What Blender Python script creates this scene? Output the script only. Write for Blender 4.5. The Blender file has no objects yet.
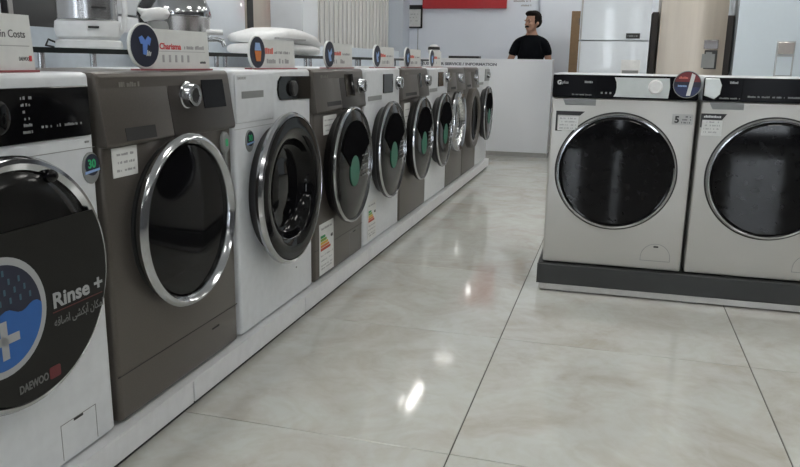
import bpy, bmesh, math, random
from mathutils import Vector, Matrix
R = math.radians
PI = math.pi
random.seed(7)
SC = bpy.context.scene
C = SC.collection

# ------------------------------------------------------------------ camera
F_PX, PITCH, ROLL, YAW, EYE = 738.5913, .2282, .0163, .2785, .9733
fw = Vector((-math.sin(YAW)*math.cos(PITCH), math.cos(YAW)*math.cos(PITCH), -math.sin(PITCH)))
rt = fw.cross(Vector((0, 0, 1))).normalized()
up = rt.cross(fw)
rx = rt*math.cos(ROLL) + up*math.sin(ROLL)
ux = -rt*math.sin(ROLL) + up*math.cos(ROLL)
cam_d = bpy.data.cameras.new('camera')
cam_d.sensor_width = 36
cam_d.lens = F_PX*36/800
cam_d.clip_start = .02
cam = bpy.data.objects.new('camera', cam_d)
C.objects.link(cam)
m = Matrix((rx, ux, -fw)).transposed().to_4x4()
m.translation = Vector((0, 0, EYE))
cam.matrix_world = m
SC.camera = cam

# ------------------------------------------------------------------ world, exposure
w = bpy.data.worlds.new('daylight')
SC.world = w
w.use_nodes = True
w.node_tree.nodes['Background'].inputs[0].default_value = (.86, .93, 1.0, 1)
w.node_tree.nodes['Background'].inputs[1].default_value = 6.0
SC.view_settings.view_transform = 'Standard'
SC.view_settings.look = 'None'
SC.view_settings.gamma = 1
SC.view_settings.exposure = 0.72
SC.view_settings.use_curve_mapping = False
PANEL_POWER = 7.0       # emission of the ceiling panels
TUBE_POWER = 14.0

# ------------------------------------------------------------------ materials
MATS = {}
def mat(name, col, rough=.5, metal=0.0, coat=0.0, vary=.04, scale=30, bump=0.0, emit=0.0, spec=.5, stretch=None, rvary=0.0):
    if name in MATS: return MATS[name]
    mt = bpy.data.materials.new(name)
    mt.use_nodes = True
    nt = mt.node_tree
    p = nt.nodes['Principled BSDF']
    p.inputs['Roughness'].default_value = rough
    p.inputs['Metallic'].default_value = metal
    p.inputs['Coat Weight'].default_value = coat
    p.inputs['Specular IOR Level'].default_value = spec
    tc = nt.nodes.new('ShaderNodeTexCoord')
    n = nt.nodes.new('ShaderNodeTexNoise')
    n.inputs['Scale'].default_value = scale
    n.inputs['Detail'].default_value = 4
    if stretch:
        mp = nt.nodes.new('ShaderNodeMapping')
        mp.inputs['Scale'].default_value = stretch
        nt.links.new(tc.outputs['Object'], mp.inputs['Vector'])
        nt.links.new(mp.outputs['Vector'], n.inputs['Vector'])
    else:
        nt.links.new(tc.outputs['Object'], n.inputs['Vector'])
    cr = nt.nodes.new('ShaderNodeValToRGB')
    cr.color_ramp.elements[0].position = .3
    cr.color_ramp.elements[1].position = .7
    cr.color_ramp.elements[0].color = tuple(max(0, c*(1-vary)) for c in col) + (1,)
    cr.color_ramp.elements[1].color = tuple(min(1, c*(1+vary)) for c in col) + (1,)
    nt.links.new(n.outputs['Fac'], cr.inputs['Fac'])
    nt.links.new(cr.outputs['Color'], p.inputs['Base Color'])
    if rvary:
        mr = nt.nodes.new('ShaderNodeMapRange')
        mr.inputs['To Min'].default_value = max(.01, rough*(1-rvary*4))
        mr.inputs['To Max'].default_value = rough*(1+rvary*4)
        nt.links.new(n.outputs['Fac'], mr.inputs['Value'])
        nt.links.new(mr.outputs['Result'], p.inputs['Roughness'])
    if bump:
        b = nt.nodes.new('ShaderNodeBump')
        b.inputs['Strength'].default_value = bump
        b.inputs['Distance'].default_value = .002
        nt.links.new(n.outputs['Fac'], b.inputs['Height'])
        nt.links.new(b.outputs['Normal'], p.inputs['Normal'])
    if emit:
        p.inputs['Emission Color'].default_value = tuple(col) + (1,)
        p.inputs['Emission Strength'].default_value = emit
    MATS[name] = mt
    return mt

def glass_mat(name, col, alpha, rough=.03):
    mt = mat(name, col, rough, vary=.02)
    mt.node_tree.nodes['Principled BSDF'].inputs['Alpha'].default_value = alpha
    return mt

M_WHITE = mat('white_enamel', (.69, .715, .745), .28, coat=.2)
M_WHITE_PLASTIC = mat('white_plastic', (.74, .75, .76), .35)
M_BROWN = mat('bronze_enamel', (.115, .103, .092), .33, metal=.45, vary=.06, scale=220)
M_BROWN_D = mat('bronze_dark', (.06, .054, .05), .32, metal=.3, vary=.06, scale=220)
M_BROWN_L = mat('bronze_light', (.125, .115, .105), .34, metal=.45, vary=.06, scale=220)
M_SILVER = mat('silver_enamel', (.52, .51, .485), .34, metal=.35, vary=.03, scale=260)
M_CHROME = mat('chrome', (.46, .47, .49), .13, metal=1.0, vary=.02)
M_STEEL = mat('brushed_steel', (.55, .55, .56), .24, metal=1.0, vary=.1, scale=14, stretch=(1, 1, .05))
M_DRUM = mat('drum_steel', (.6, .62, .62), .2, metal=1.0, vary=.3, scale=60, bump=.5)
M_BLACK_GLASS = mat('black_glass', (.005, .005, .006), .05, coat=0, spec=.2)
M_SMOKE = mat('smoked_cover', (.034, .034, .036), .12, coat=.5)
M_SMOKE_L = mat('smoked_cover_light', (.014, .014, .014), .12, spec=.14)
M_WINDOW = mat('smoked_window', (.007, .007, .008), .06, spec=.0)
M_BLACK = mat('black_plastic', (.012, .012, .013), .35)
M_PANEL_BLACK = mat('panel_black', (.006, .006, .008), .15, spec=.04)
M_DARK = mat('dark_gap', (.02, .02, .021), .6)
M_GREY_D = mat('charcoal_laminate', (.030, .032, .032), .42)
M_GREY = mat('grey_plastic', (.25, .26, .26), .4)
M_ALU = mat('aluminium_strip', (.5, .49, .48), .3, metal=.5)
M_PAPER = mat('paper', (.72, .73, .72), .8)
M_INK = mat('grey_ink', (.12, .12, .13), .8)
M_INK_L = mat('pale_ink', (.42, .42, .43), .8)
M_RED_INK = mat('red_ink', (.62, .06, .07), .7)
M_ORANGE = mat('orange_print', (.65, .20, .05), .6)
M_GREEN = mat('green_print', (.03, .45, .18), .5)
M_TEAL = mat('teal_sticker', (.012, .14, .085), .45)
M_BLUE = mat('blue_print', (.02, .11, .36), .5)
M_BLUE_L = mat('pale_blue_print', (.30, .45, .75), .6)
M_NAVY = mat('navy_print', (.015, .018, .04), .45)
M_STICKER = mat('black_sticker', (.012, .012, .011), .5, spec=.25)
M_LETTER = mat('white_letter', (.62, .63, .64), .6)
M_PRINT = mat('dull_white_print', (.36, .37, .38), .6)
M_PRINT_D = mat('dull_grey_print', (.15, .15, .15), .6)
M_PLINTH = mat('white_plinth_laminate', (.74, .75, .77), .3)
M_COUNTER = mat('white_counter_laminate', (.86, .88, .92), .35, vary=.008, scale=4)
M_SHELF_GLASS = mat('dark_edge_glass', (.010, .014, .014), .3, spec=.2)
M_WALL = mat('pale_blue_wall_paint', (.78, .83, .91), .7, vary=.015, scale=3, bump=.05)
M_PILLAR = mat('pillar_paint', (.62, .68, .76), .7, vary=.015, scale=3)
M_CEIL = mat('ceiling_paint', (.75, .76, .76), .9, vary=.02, scale=2)
M_RED = mat('red_acrylic', (.50, .022, .03), .3, coat=.3)
M_BEIGE = mat('champagne_steel', (.56, .50, .43), .32, metal=.75, vary=.04, scale=30, stretch=(1, 1, .03))
M_COOLW = mat('cool_white_door', (.60, .68, .75), .22, coat=.5, vary=.01)
M_FRIDGE_W = mat('gloss_white_door', (.72, .77, .83), .12, coat=.6, vary=.01)
M_GREY_FR = mat('graphite_door', (.075, .076, .08), .4, metal=.3)
M_CARD = mat('cardboard', (.25, .165, .095), .85, vary=.08)
M_DBROWN = mat('dark_slab', (.03, .024, .022), .5)
M_SKIN = mat('skin', (.42, .24, .17), .55, vary=.05)
M_HAIR = mat('dark_hair', (.010, .008, .007), .8, vary=.3, scale=200, spec=.12)
M_SHIRT = mat('black_cotton', (.005, .006, .008), .95, vary=.15, scale=120, spec=.1)
M_TROUSER = mat('dark_trousers', (.03, .032, .04), .9)
M_BLIND = mat('blind_fabric', (.86, .86, .84), .8, vary=.03, stretch=(1, 1, .1))
M_LAMP = mat('lamp_diffuser', (1.0, .98, .93), .5, emit=PANEL_POWER, vary=0)
M_TUBE = mat('tube_diffuser', (1.0, .98, .94), .5, emit=TUBE_POWER, vary=0)
M_GROUT = mat('grout', (.09, .085, .075), .9)
M_PANE = glass_mat('window_glass', (.9, .95, .97), .12)

def tile_material():
    mt = bpy.data.materials.new('marbled_tile')
    mt.use_nodes = True
    nt = mt.node_tree; L = nt.links
    p = nt.nodes['Principled BSDF']
    tc = nt.nodes.new('ShaderNodeTexCoord')
    oi = nt.nodes.new('ShaderNodeObjectInfo')
    mul = nt.nodes.new('ShaderNodeVectorMath'); mul.operation = 'SCALE'
    mul.inputs[0].default_value = (37, 53, 11)
    L.new(oi.outputs['Random'], mul.inputs['Scale'])
    add = nt.nodes.new('ShaderNodeVectorMath'); add.operation = 'ADD'
    L.new(tc.outputs['Object'], add.inputs[0]); L.new(mul.outputs[0], add.inputs[1])
    n1 = nt.nodes.new('ShaderNodeTexNoise')
    n1.inputs['Scale'].default_value = 3.2; n1.inputs['Detail'].default_value = 7
    n1.inputs['Roughness'].default_value = .62; n1.inputs['Distortion'].default_value = 1.1
    L.new(add.outputs[0], n1.inputs['Vector'])
    cr = nt.nodes.new('ShaderNodeValToRGB')
    e = cr.color_ramp.elements
    e[0].position = .30; e[0].color = (.49, .465, .41, 1)
    e[1].position = .62; e[1].color = (.60, .62, .59, 1)
    k = e.new(.46); k.color = (.555, .55, .515, 1)
    L.new(n1.outputs['Fac'], cr.inputs['Fac'])
    n2 = nt.nodes.new('ShaderNodeTexNoise')
    n2.inputs['Scale'].default_value = 9; n2.inputs['Detail'].default_value = 6; n2.inputs['Distortion'].default_value = 2.5
    L.new(add.outputs[0], n2.inputs['Vector'])
    cr2 = nt.nodes.new('ShaderNodeValToRGB')
    cr2.color_ramp.elements[0].position = .35; cr2.color_ramp.elements[0].color = (.95, .94, .91, 1)
    cr2.color_ramp.elements[1].position = .6; cr2.color_ramp.elements[1].color = (1, 1, 1, 1)
    L.new(n2.outputs['Fac'], cr2.inputs['Fac'])
    mx = nt.nodes.new('ShaderNodeMixRGB'); mx.blend_type = 'MULTIPLY'; mx.inputs[0].default_value = 1
    L.new(cr.outputs['Color'], mx.inputs[1]); L.new(cr2.outputs['Color'], mx.inputs[2])
    L.new(mx.outputs[0], p.inputs['Base Color'])
    p.inputs['Roughness'].default_value = .07
    p.inputs['Specular IOR Level'].default_value = .6
    return mt
M_TILE = tile_material()

# ------------------------------------------------------------------ mesh helpers
def finish(name, bm, material, parent=None, smooth=None):
    me = bpy.data.meshes.new(name)
    bmesh.ops.recalc_face_normals(bm, faces=bm.faces)
    bm.to_mesh(me); bm.free()
    if material is not None: me.materials.append(material)
    if smooth is not None:
        me.polygons.foreach_set('use_smooth', [True]*len(me.polygons))
        try: me.set_sharp_from_angle(angle=R(smooth))
        except Exception: pass
    o = bpy.data.objects.new(name, me)
    C.objects.link(o)
    if parent: o.parent = parent
    return o

def add_box(bm, x0, x1, y0, y1, z0, z1, bev=0, seg=2):
    r = bmesh.ops.create_cube(bm, size=1, matrix=Matrix.Translation(((x0+x1)/2, (y0+y1)/2, (z0+z1)/2)) @ Matrix.Diagonal((abs(x1-x0), abs(y1-y0), abs(z1-z0), 1)))
    if bev:
        es = list({e for v in r['verts'] for e in v.link_edges})
        bmesh.ops.bevel(bm, geom=es, offset=bev, segments=seg, affect='EDGES', profile=.5)

def box(name, x0, x1, y0, y1, z0, z1, material, parent=None, bev=0, seg=2):
    bm = bmesh.new()
    add_box(bm, x0, x1, y0, y1, z0, z1, bev, seg)
    return finish(name, bm, material, parent, 40 if bev else None)

def add_lathe(bm, prof, seg=48, mtx=None):
    """profile of (radius, height) turned about local Z"""
    rings = []
    for r, h in prof:
        if r < 1e-5:
            rings.append([bm.verts.new((0, 0, h))])
        else:
            rings.append([bm.verts.new((r*math.cos(2*PI*k/seg), r*math.sin(2*PI*k/seg), h)) for k in range(seg)])
    new = [v for rg in rings for v in rg]
    for a, b in zip(rings, rings[1:]):
        for k in range(seg):
            k2 = (k+1) % seg
            if len(a) == 1 and len(b) == 1: continue
            if len(a) == 1: bm.faces.new((a[0], b[k2], b[k]))
            elif len(b) == 1: bm.faces.new((a[k], a[k2], b[0]))
            else: bm.faces.new((a[k], a[k2], b[k2], b[k]))
    if mtx is not None:
        for v in new: v.co = mtx @ v.co

FRONT = Matrix(((1, 0, 0, 0), (0, 0, -1, 0), (0, 1, 0, 0), (0, 0, 0, 1)))   # lathe axis -> -Y (towards the viewer of a front)
def lathe_front(name, cx, cz, prof, material, parent, seg=48, sharp=35, y=0, sx=1, sz=1):
    """(radius, proud) profile: proud = distance towards -Y"""
    bm = bmesh.new()
    add_lathe(bm, prof, seg, Matrix.Translation((cx, y, cz)) @ Matrix.Diagonal((sx, 1, sz, 1)) @ FRONT)
    return finish(name, bm, material, parent, sharp)

def lathe_up(name, x, y, z, prof, material, parent=None, seg=40, sharp=35, sx=1, sy=1, rz=0):
    bm = bmesh.new()
    add_lathe(bm, prof, seg, Matrix.Translation((x, y, z)) @ Matrix.Rotation(rz, 4, 'Z') @ Matrix.Diagonal((sx, sy, 1, 1)))
    return finish(name, bm, material, parent, sharp)

def prism_xz(name, pts, y0, y1, material, parent=None, bev=0):
    """outline in the x-z plane, thick from y0 (front) to y1"""
    bm = bmesh.new()
    a = [bm.verts.new((x, y0, z)) for x, z in pts]
    b = [bm.verts.new((x, y1, z)) for x, z in pts]
    n = len(pts)
    bm.faces.new(a); bm.faces.new(b[::-1])
    for k in range(n): bm.faces.new((a[k], a[(k+1) % n], b[(k+1) % n], b[k]))
    if bev:
        es = [e for e in bm.edges if abs(e.verts[0].co.y-y0) < 1e-6 and abs(e.verts[1].co.y-y0) < 1e-6]
        bmesh.ops.bevel(bm, geom=es, offset=bev, segments=2, affect='EDGES', profile=.5)
    return finish(name, bm, material, parent)

def prism_yz(name, pts, x0, x1, material, parent=None, bev=0):
    bm = bmesh.new()
    a = [bm.verts.new((x0, y, z)) for y, z in pts]
    b = [bm.verts.new((x1, y, z)) for y, z in pts]
    n = len(pts)
    bm.faces.new(a); bm.faces.new(b[::-1])
    for k in range(n): bm.faces.new((a[k], a[(k+1) % n], b[(k+1) % n], b[k]))
    if bev: bmesh.ops.bevel(bm, geom=list(bm.edges), offset=bev, segments=2, affect='EDGES', profile=.5)
    return finish(name, bm, material, parent, 40)

def add_tube(bm, pts, r, seg=10):
    pts = [Vector(p) for p in pts]
    rr = r if isinstance(r, (list, tuple)) else [r]*len(pts)
    rings = []
    prev = None
    for i, p in enumerate(pts):
        t = (pts[min(i+1, len(pts)-1)] - pts[max(i-1, 0)]).normalized()
        ref = prev if prev is not None else (Vector((0, 0, 1)) if abs(t.z) < .9 else Vector((1, 0, 0)))
        a = (ref - t*ref.dot(t)).normalized(); b = t.cross(a); prev = a
        rings.append([bm.verts.new(p + (a*math.cos(2*PI*k/seg) + b*math.sin(2*PI*k/seg))*rr[i]) for k in range(seg)])
    for A, B in zip(rings, rings[1:]):
        for k in range(seg): bm.faces.new((A[k], A[(k+1) % seg], B[(k+1) % seg], B[k]))
    bm.faces.new(rings[0][::-1]); bm.faces.new(rings[-1])

def tube(name, pts, r, material, parent=None, seg=10):
    bm = bmesh.new(); add_tube(bm, pts, r, seg)
    return finish(name, bm, material, parent, 50)

def ellipse(cx, cz, a, b=None, n=32, a0=0, a1=2*PI):
    b = a if b is None else b
    full = abs(a1-a0-2*PI) < 1e-6
    return [(cx+a*math.cos(a0+(a1-a0)*k/(n if full else n-1)), cz+b*math.sin(a0+(a1-a0)*k/(n if full else n-1))) for k in range(n)]

def rounded(x0, x1, z0, z1, r, n=5):
    P = []
    for cx, cz, s in ((x1-r, z1-r, 0), (x0+r, z1-r, PI/2), (x0+r, z0+r, PI), (x1-r, z0+r, 1.5*PI)):
        for k in range(n): P.append((cx+r*math.cos(s+PI/2*k/(n-1)), cz+r*math.sin(s+PI/2*k/(n-1))))
    return P

def text(name, body, size, x, y, z, material, parent, align='LEFT', bold=0.0, width=None, shear=0, depth=.0006):
    """flat lettering standing in the x-z plane, read from -Y"""
    cu = bpy.data.curves.new(name, 'FONT')
    cu.body = body; cu.size = size; cu.align_x = align; cu.extrude = depth/2; cu.offset = bold; cu.resolution_u = 3; cu.shear = shear
    t = bpy.data.objects.new(name, cu)
    me = bpy.data.meshes.new_from_object(t)
    bpy.data.objects.remove(t); bpy.data.curves.remove(cu)
    if len(me.vertices) == 0: return None
    xs = [v.co.x for v in me.vertices]
    s = 1 if not width else width/max(1e-6, max(xs)-min(xs))
    for v in me.vertices:
        a, b, c = v.co
        v.co = (x+a*s, y-c, z+b)
    me.materials.clear(); me.materials.append(material)
    o = bpy.data.objects.new(name, me)
    C.objects.link(o); o.parent = parent
    return o

def dashes(name, x0, x1, z, h, y, material, parent, seed=1, dens=.7, rows=1, pitch=0):
    """print too small to read: a broken row of tiny strokes"""
    rnd = random.Random(seed)
    bm = bmesh.new()
    for q in range(rows):
        x = x0
        while x < x1 - h*.5:
            wd = h*rnd.uniform(.3, .6)
            if rnd.random() < dens:
                add_box(bm, x, min(x+wd, x1), y-.0004, y+.0004, z-q*pitch, z-q*pitch+h*rnd.uniform(.65, 1))
            x += wd*1.3
    o = finish(name, bm, material, parent)
    o['kind'] = 'stuff'
    return o

def tag(o, label, cat, group=None):
    o['label'] = label; o['category'] = cat
    if group: o['group'] = group
    return o
def thing(name, label, cat, loc=(0, 0, 0), rz=0, group=None):
    o = bpy.data.objects.new(name, None)
    C.objects.link(o)
    o.location = loc; o.rotation_euler = (0, 0, rz); o.empty_display_size = .1
    return tag(o, label, cat, group)
def struct(o):
    o['kind'] = 'structure'; return o

# ------------------------------------------------------------------ the room
XL, XR, YB, YF, ZC = -2.78, 4.2, 9.2, -4.0, 2.9
fl = struct(box('floor', XL-.1, XR+.1, YF-.1, YB+.1, -.12, -.003, M_GROUT))
TX, TY, XA, YC = .8371, .8555, -.3403, 1.6813
tb = bmesh.new()
add_box(tb, 0, TX-.0036, 0, TY-.0032, -.012, 0)
bmesh.ops.bevel(tb, geom=[e for e in tb.edges if all(v.co.z > -.001 for v in e.verts)], offset=.0008, segments=1, affect='EDGES')
tile0 = None
for i in range(-3, 6):
    for j in range(-7, 9):
        x, y = XA+i*TX, YC+j*TY
        if x+TX < XL or x > XR or y+TY < YF or y > YB: continue
        if tile0 is None:
            tile0 = finish('tile', tb, M_TILE, fl); t = tile0
        else:
            t = tile0.copy(); C.objects.link(t); t.parent = fl
        t.location = (x+.0016, y+.0011, 0)
struct(box('ceiling', XL-.1, XR+.1, YF-.1, YB+.1, ZC, ZC+.1, M_CEIL))
struct(box('wall_left', XL-.1, XL, YF-.1, YB+.1, -.01, ZC, M_WALL))
struct(box('wall_right', XR, XR+.1, YF-.1, YB+.1, -.01, ZC, mat('dimmed_wall', (.10, .10, .105), .6)))  # unseen wall, darkened to dim the reflections in the door covers
wb = struct(box('wall_back', XL, XR, YB, YB+.1, -.01, ZC, M_WALL))
struct(box('wall_back_return', -.945, XR, YB-.05, YB-.0005, -.01, ZC, M_WALL))
struct(box('wall_corner_pillar', XL+.001, -2.55, 8.9, YB-.001, 0, ZC, M_PILLAR))
# front of the shop behind the camera: piers between tall panes
M_FWALL = mat('shopfront_wall', (.12, .12, .12), .8)
wfb = bmesh.new()
panes = [(-2.5, -1.9), (-.42, -.16), (.22, .36), (1.7, 2.4)]
xs = [XL] + [q for pr in panes for q in pr] + [XR]
for k in range(0, len(xs), 2): add_box(wfb, xs[k], xs[k+1], YF-.1, YF, 0, ZC)
for a, b in panes:
    add_box(wfb, a, b, YF-.1, YF, 0, .12); add_box(wfb, a, b, YF-.1, YF, 2.3, ZC)
struct(finish('wall_front', wfb, M_FWALL))
for k, (a, b) in enumerate(panes):
    f = bmesh.new()
    for q in ((a, a+.04, .12, 2.3), (b-.04, b, .12, 2.3), (a, b, .12, .16), (a, b, 2.26, 2.3), (a, b, 1.5, 1.54)):
        add_box(f, q[0], q[1], YF-.08, YF-.02, q[2], q[3])
    wn = struct(finish('window_%d' % (k+1), f, M_GREY))
    for z0, z1 in ((.16, 1.5), (1.54, 2.26)):
        box('pane', a+.04, b-.04, YF-.055, YF-.05, z0, z1, M_PANE, wn)

# ceiling lights
def ceiling_light(x, y, sx, sy, label, material, name='ceiling_light', group=None):
    t = thing(name, label, 'ceiling light', (x, y, ZC), 0, group)
    fb = bmesh.new()
    for q in ((-sx/2-.02, sx/2+.02, -sy/2-.02, -sy/2), (-sx/2-.02, sx/2+.02, sy/2, sy/2+.02), (-sx/2-.02, -sx/2, -sy/2, sy/2), (sx/2, sx/2+.02, -sy/2, sy/2)):
        add_box(fb, q[0], q[1], q[2], q[3], -.03, -.001)
    finish('frame', fb, M_WHITE_PLASTIC, t)
    box('diffuser', -sx/2, sx/2, -sy/2, sy/2, -.022, -.012, material, t)
    return t
for x, where in ((-1.5, 'above the left machine row'), (.9, 'above the silver machines'), (3.2, 'along the dark right wall')):
    for y, which in ((-2.6, 'nearest to'), (.2, 'second from'), (2.8, 'third from'), (5.0, 'fourth from')):
        ceiling_light(x, y, .6, .6, 'square ceiling light panel %s, %s the shop windows' % (where, which), M_LAMP, group='square ceiling panels')
ceiling_light(-2.02, 7.80, .07, .62, 'narrow bright ceiling tube light in front of the service counter', M_TUBE)
ceiling_light(-2.13, 7.62, .03, .14, 'tiny ceiling spot beside the narrow tube light', M_TUBE)
ceiling_light(-.1, 8.3, .6, .6, 'added square fill light panel above the end of the service counter', M_LAMP)  # unseen panel added to brighten the counter and back wall
ceiling_light(-1.95, 9.04, .24, .2, 'small square ceiling light close to the back wall', mat('dim_diffuser', (1, .98, .95), .5, emit=2.6, vary=0))
ceiling_light(-2.42, 3.3, .3, .9, 'added oblong fill light over the near wall refrigerators', M_LAMP)  # extra light added to lift the dim left background
ceiling_light(-2.42, 5.05, .3, .6, 'added oblong fill light over the vertical blind', M_LAMP)  # second added light, also brightening shelf and left wall
ceiling_light(.35, 6.75, .6, .6, 'added square fill light panel in front of the glossy white refrigerator', M_LAMP)  # added to brighten the back, placed out of the floor reflections
ceiling_light(1.55, 6.75, .6, .6, 'added square fill light panel in front of the cool white refrigerator', M_LAMP)  # likewise an added light for the back of the shop

# ------------------------------------------------------------------ the row on the left: frame of reference
L0, Y1, PT, HP, AL = -1.1015, 1.3923, .6242, .0914, -.0086
RZ = PI/2 + .0086
def row(s, off=0.0, z=HP):
    """s metres along the row from the joint of the first two machines, off metres out of the front plane"""
    c = 1/math.sqrt(1+AL*AL)
    return (L0 + AL*c*s + c*off, Y1 + c*s - AL*c*off, z)
DS = {1: .004, 7: -.018, 8: -.04, 9: -.055, 10: -.07}
def machine_loc(i): return row((i-2)*PT + .312 + DS.get(i, 0))

# plinth
pl = thing('plinth', 'long low white plinth of joined panels under the left row', 'plinth', row(0, 0, 0), RZ)
s_end = 9*PT - .01
box('core', -1.1, s_end-.02, .001, .60, .0, HP-.008, M_DARK, pl)  # dark front face stands in for the shadow under the panels
box('top_board', -1.1, s_end, -.018, .60, HP-.0075, HP-.001, M_PLINTH, pl)
joints = [-1.1, -.497, .311, 1.119, 1.927, 2.735, 3.543, 4.351, 5.159, s_end]
for a, b in zip(joints, joints[1:]):
    box('panel', a+.004, b-.004, -.018, .0, .022, HP-.008, M_PLINTH, pl, .001, 1)

# ------------------------------------------------------------------ washing machine parts (front in the x-z plane, facing -Y)
def U(u): return u-.312
HW = .299
def body(t, m, z1=.85, mfeet=M_BLACK, depth=.57, hw=HW, bev=.012):
    b = box('body', -hw, hw, 0, depth, .007, z1, m, t, bev, 3)
    for sx in (-1, 1):
        for y in (.05, depth-.05):
            lathe_up('foot', sx*(hw-.05), y, 0, [(0, 0), (.022, 0), (.022, .005), (.014, .0075), (0, .0075)], mfeet, t, 16)
    return b
def seam(t, z, x0=-HW, x1=HW, m=M_DARK, y=-.0006, h=.0022):
    box('seam', x0, x1, y, .002, z, z+h, m, t)
def badge(t, u, z, parent_y=-.002):
    r = .028
    b = lathe_front('badge', U(u), z, [(0, .004), (r*.9, .004), (r, .002), (r, 0)], M_GREY, t, 24, sz=1.25, y=0)
    prism_xz('badge_print', ellipse(U(u), z+.007, r*.82, r*.85, 20), -.0056, -.0042, M_NAVY, b)
    text('digits', '30', .026, U(u)-.002, -.0062, z+.001, M_GREEN, b, 'CENTER', .0008)
    prism_xz('blue_band', [(U(u)-.024, z-.012), (U(u)+.024, z-.007), (U(u)+.024, z-.002), (U(u)-.024, z-.006)], -.0062, -.0045, M_BLUE_L, b)
    return b
def paper_tag(t, u0, u1, z0, z1, seed=1, y=0, tilt=0):
    x0, x1 = U(u0), U(u1)
    p = prism_xz('price_tag', [(x0, z0), (x1, z0-tilt), (x1, z1-tilt), (x0, z1)], y-.002, y-.0002, M_PAPER, t)
    dashes('print', x0+.012, x1-.01, z0+(z1-z0)*.72, .006, y-.0024, M_INK_L, p, seed, .7, 3, (z1-z0)*.27)
    return p
def energy_label(t, u0, u1, z0, z1, seed):
    x0, x1 = U(u0), U(u1); h = z1-z0
    p = prism_xz('energy_label', [(x0, z0), (x1, z0), (x1, z1), (x0, z1)], -.002, -.0002, M_PAPER, t)
    cols = [mat('label_green', (.02, .28, .10), .6), mat('label_lime', (.20, .36, .05), .6), mat('label_yellow', (.65, .42, .05), .6), M_ORANGE, mat('label_red', (.45, .06, .03), .6)]
    z = z0+h*.72
    for k, cm in enumerate(cols):
        wd = (x1-x0)*(.3+.09*k); hh = h*.05
        prism_xz('arrow', [(x0+.012, z), (x0+.012+wd, z), (x0+.012+wd+hh*.5, z+hh/2), (x0+.012+wd, z+hh), (x0+.012, z+hh)], -.0028, -.0018, cm, p)
        z -= h*.062
    zz = z0+h*.66
    prism_xz('class_arrow', [(x1-.03, zz), (x1-.012, zz), (x1-.012, zz+h*.06), (x1-.03, zz+h*.06), (x1-.037, zz+h*.03)], -.0028, -.0018, M_INK, p)
    dashes('print', x0+.012, x1-.012, z0+h*.1, .006, -.0024, M_INK_L, p, seed, .6, 1)
    dashes('print', x0+.012, x1-.012, z0+h*.36, .006, -.0024, M_INK_L, p, seed+3, .5, 3, h*.1)
    dashes('print', x0+.012, x1-.02, z0+h*.88, .009, -.0024, M_INK_L, p, seed+7, .7, 1)
    return p
def flap(t, u0, u1, z0, z1, m):
    x0, x1 = U(u0), U(u1)
    bm = bmesh.new()
    for q in ((x0, x0+.0016, z0, z1), (x1-.0016, x1, z0, z1), (x0, x1, z1-.0016, z1)): add_box(bm, q[0], q[1], -.0006, .001, q[2], q[3])
    f = finish('filter_flap', bm, M_GREY, t)
    box('finger_slot', x0+(x1-x0)*.36, x0+(x1-x0)*.62, -.0008, .001, z1-.007, z1-.002, M_DARK, f)
    return f
def feetless(*a): pass
def drawer(t, u0, u1, z0, z1, m, slot, y=0.0, slotmat=M_DARK):
    """detergent drawer: proud face with a finger slot"""
    d = prism_xz('detergent_drawer', rounded(U(u0), U(u1), z0, z1, .006), y-.004, y+.004, m, t, .002)
    su0, su1, sz0, sz1 = slot
    prism_xz('finger_slot', [(U(su0), sz0), (U(su1), sz0), (U(su1), sz1), (U(su0), sz1)], y-.0046, y-.002, slotmat, d)
    return d
def knob(t, u, z, r, proud, m, face=M_BLACK, y=0.0):
    k = lathe_front('knob', U(u), z, [(r*1.12, 0), (r*1.12, .004), (r, .006), (r*.95, proud*.85), (r*.88, proud), (r*.6, proud), (r*.56, proud-.003), (0, proud-.003)], m, t, 32, y=y)
    lathe_front('knob_cap', U(u), z, [(r*.56, proud-.0025), (r*.5, proud-.001), (0, proud-.001)], face, k, 24, y=y)
    return k
def brown_panel(t, u_split, m1=M_BROWN, m2=M_BROWN_D, slot=(.085, .205, .692, .722), knob_u=.385, disp=(.45, .57, .748, .825), knob_z=.787, knob_r=.032):
    """control fascia overhanging the front a little and leaning back at the top"""
    def part(nm, u0, u1, mm, pr):
        return prism_yz(nm, [(-.014, .682), (-.017, .690), (.004, .842), (.012, .8495), (.06, .8495), (.06, .682)], U(u0), U(u1), mm, pr, .003)
    p = part('control_panel', u_split+.001, .611, m2, t)
    d = part('detergent_drawer', .013, u_split-.001, m1, t)
    lean = math.atan2(.021, .152)
    def on(z): return -.017 + (z-.690)*.021/.152
    def leanplate(nm, u0, u1, z0, z1, mm, pr, th=.002):
        bm = bmesh.new()
        vs = [(U(u0), on(z0)-th, z0), (U(u1), on(z0)-th, z0), (U(u1), on(z1)-th, z1), (U(u0), on(z1)-th, z1)]
        ws = [(x, y+th+.004, z) for x, y, z in vs]
        a = [bm.verts.new(q) for q in vs]; b = [bm.verts.new(q) for q in ws]
        bm.faces.new(a); bm.faces.new(b[::-1])
        for k in range(4): bm.faces.new((a[k], a[(k+1) % 4], b[(k+1) % 4], b[k]))
        return finish(nm, bm, mm, pr)
    leanplate('finger_slot', slot[0], slot[1], slot[2], slot[3], M_DARK, d, .0008)
    if disp: leanplate('display', disp[0], disp[1], disp[2], disp[3], M_BLACK_GLASS, p)
    if knob_u: knob(p, knob_u, knob_z, knob_r, .03, M_CHROME, y=on(knob_z))
    dashes('brand_print', U(.09), U(.17), .815, .012, on(.815)-.001, mat('faint_print', (.2, .19, .17), .5), d, 5, .9)
    return p, d, on

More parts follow.
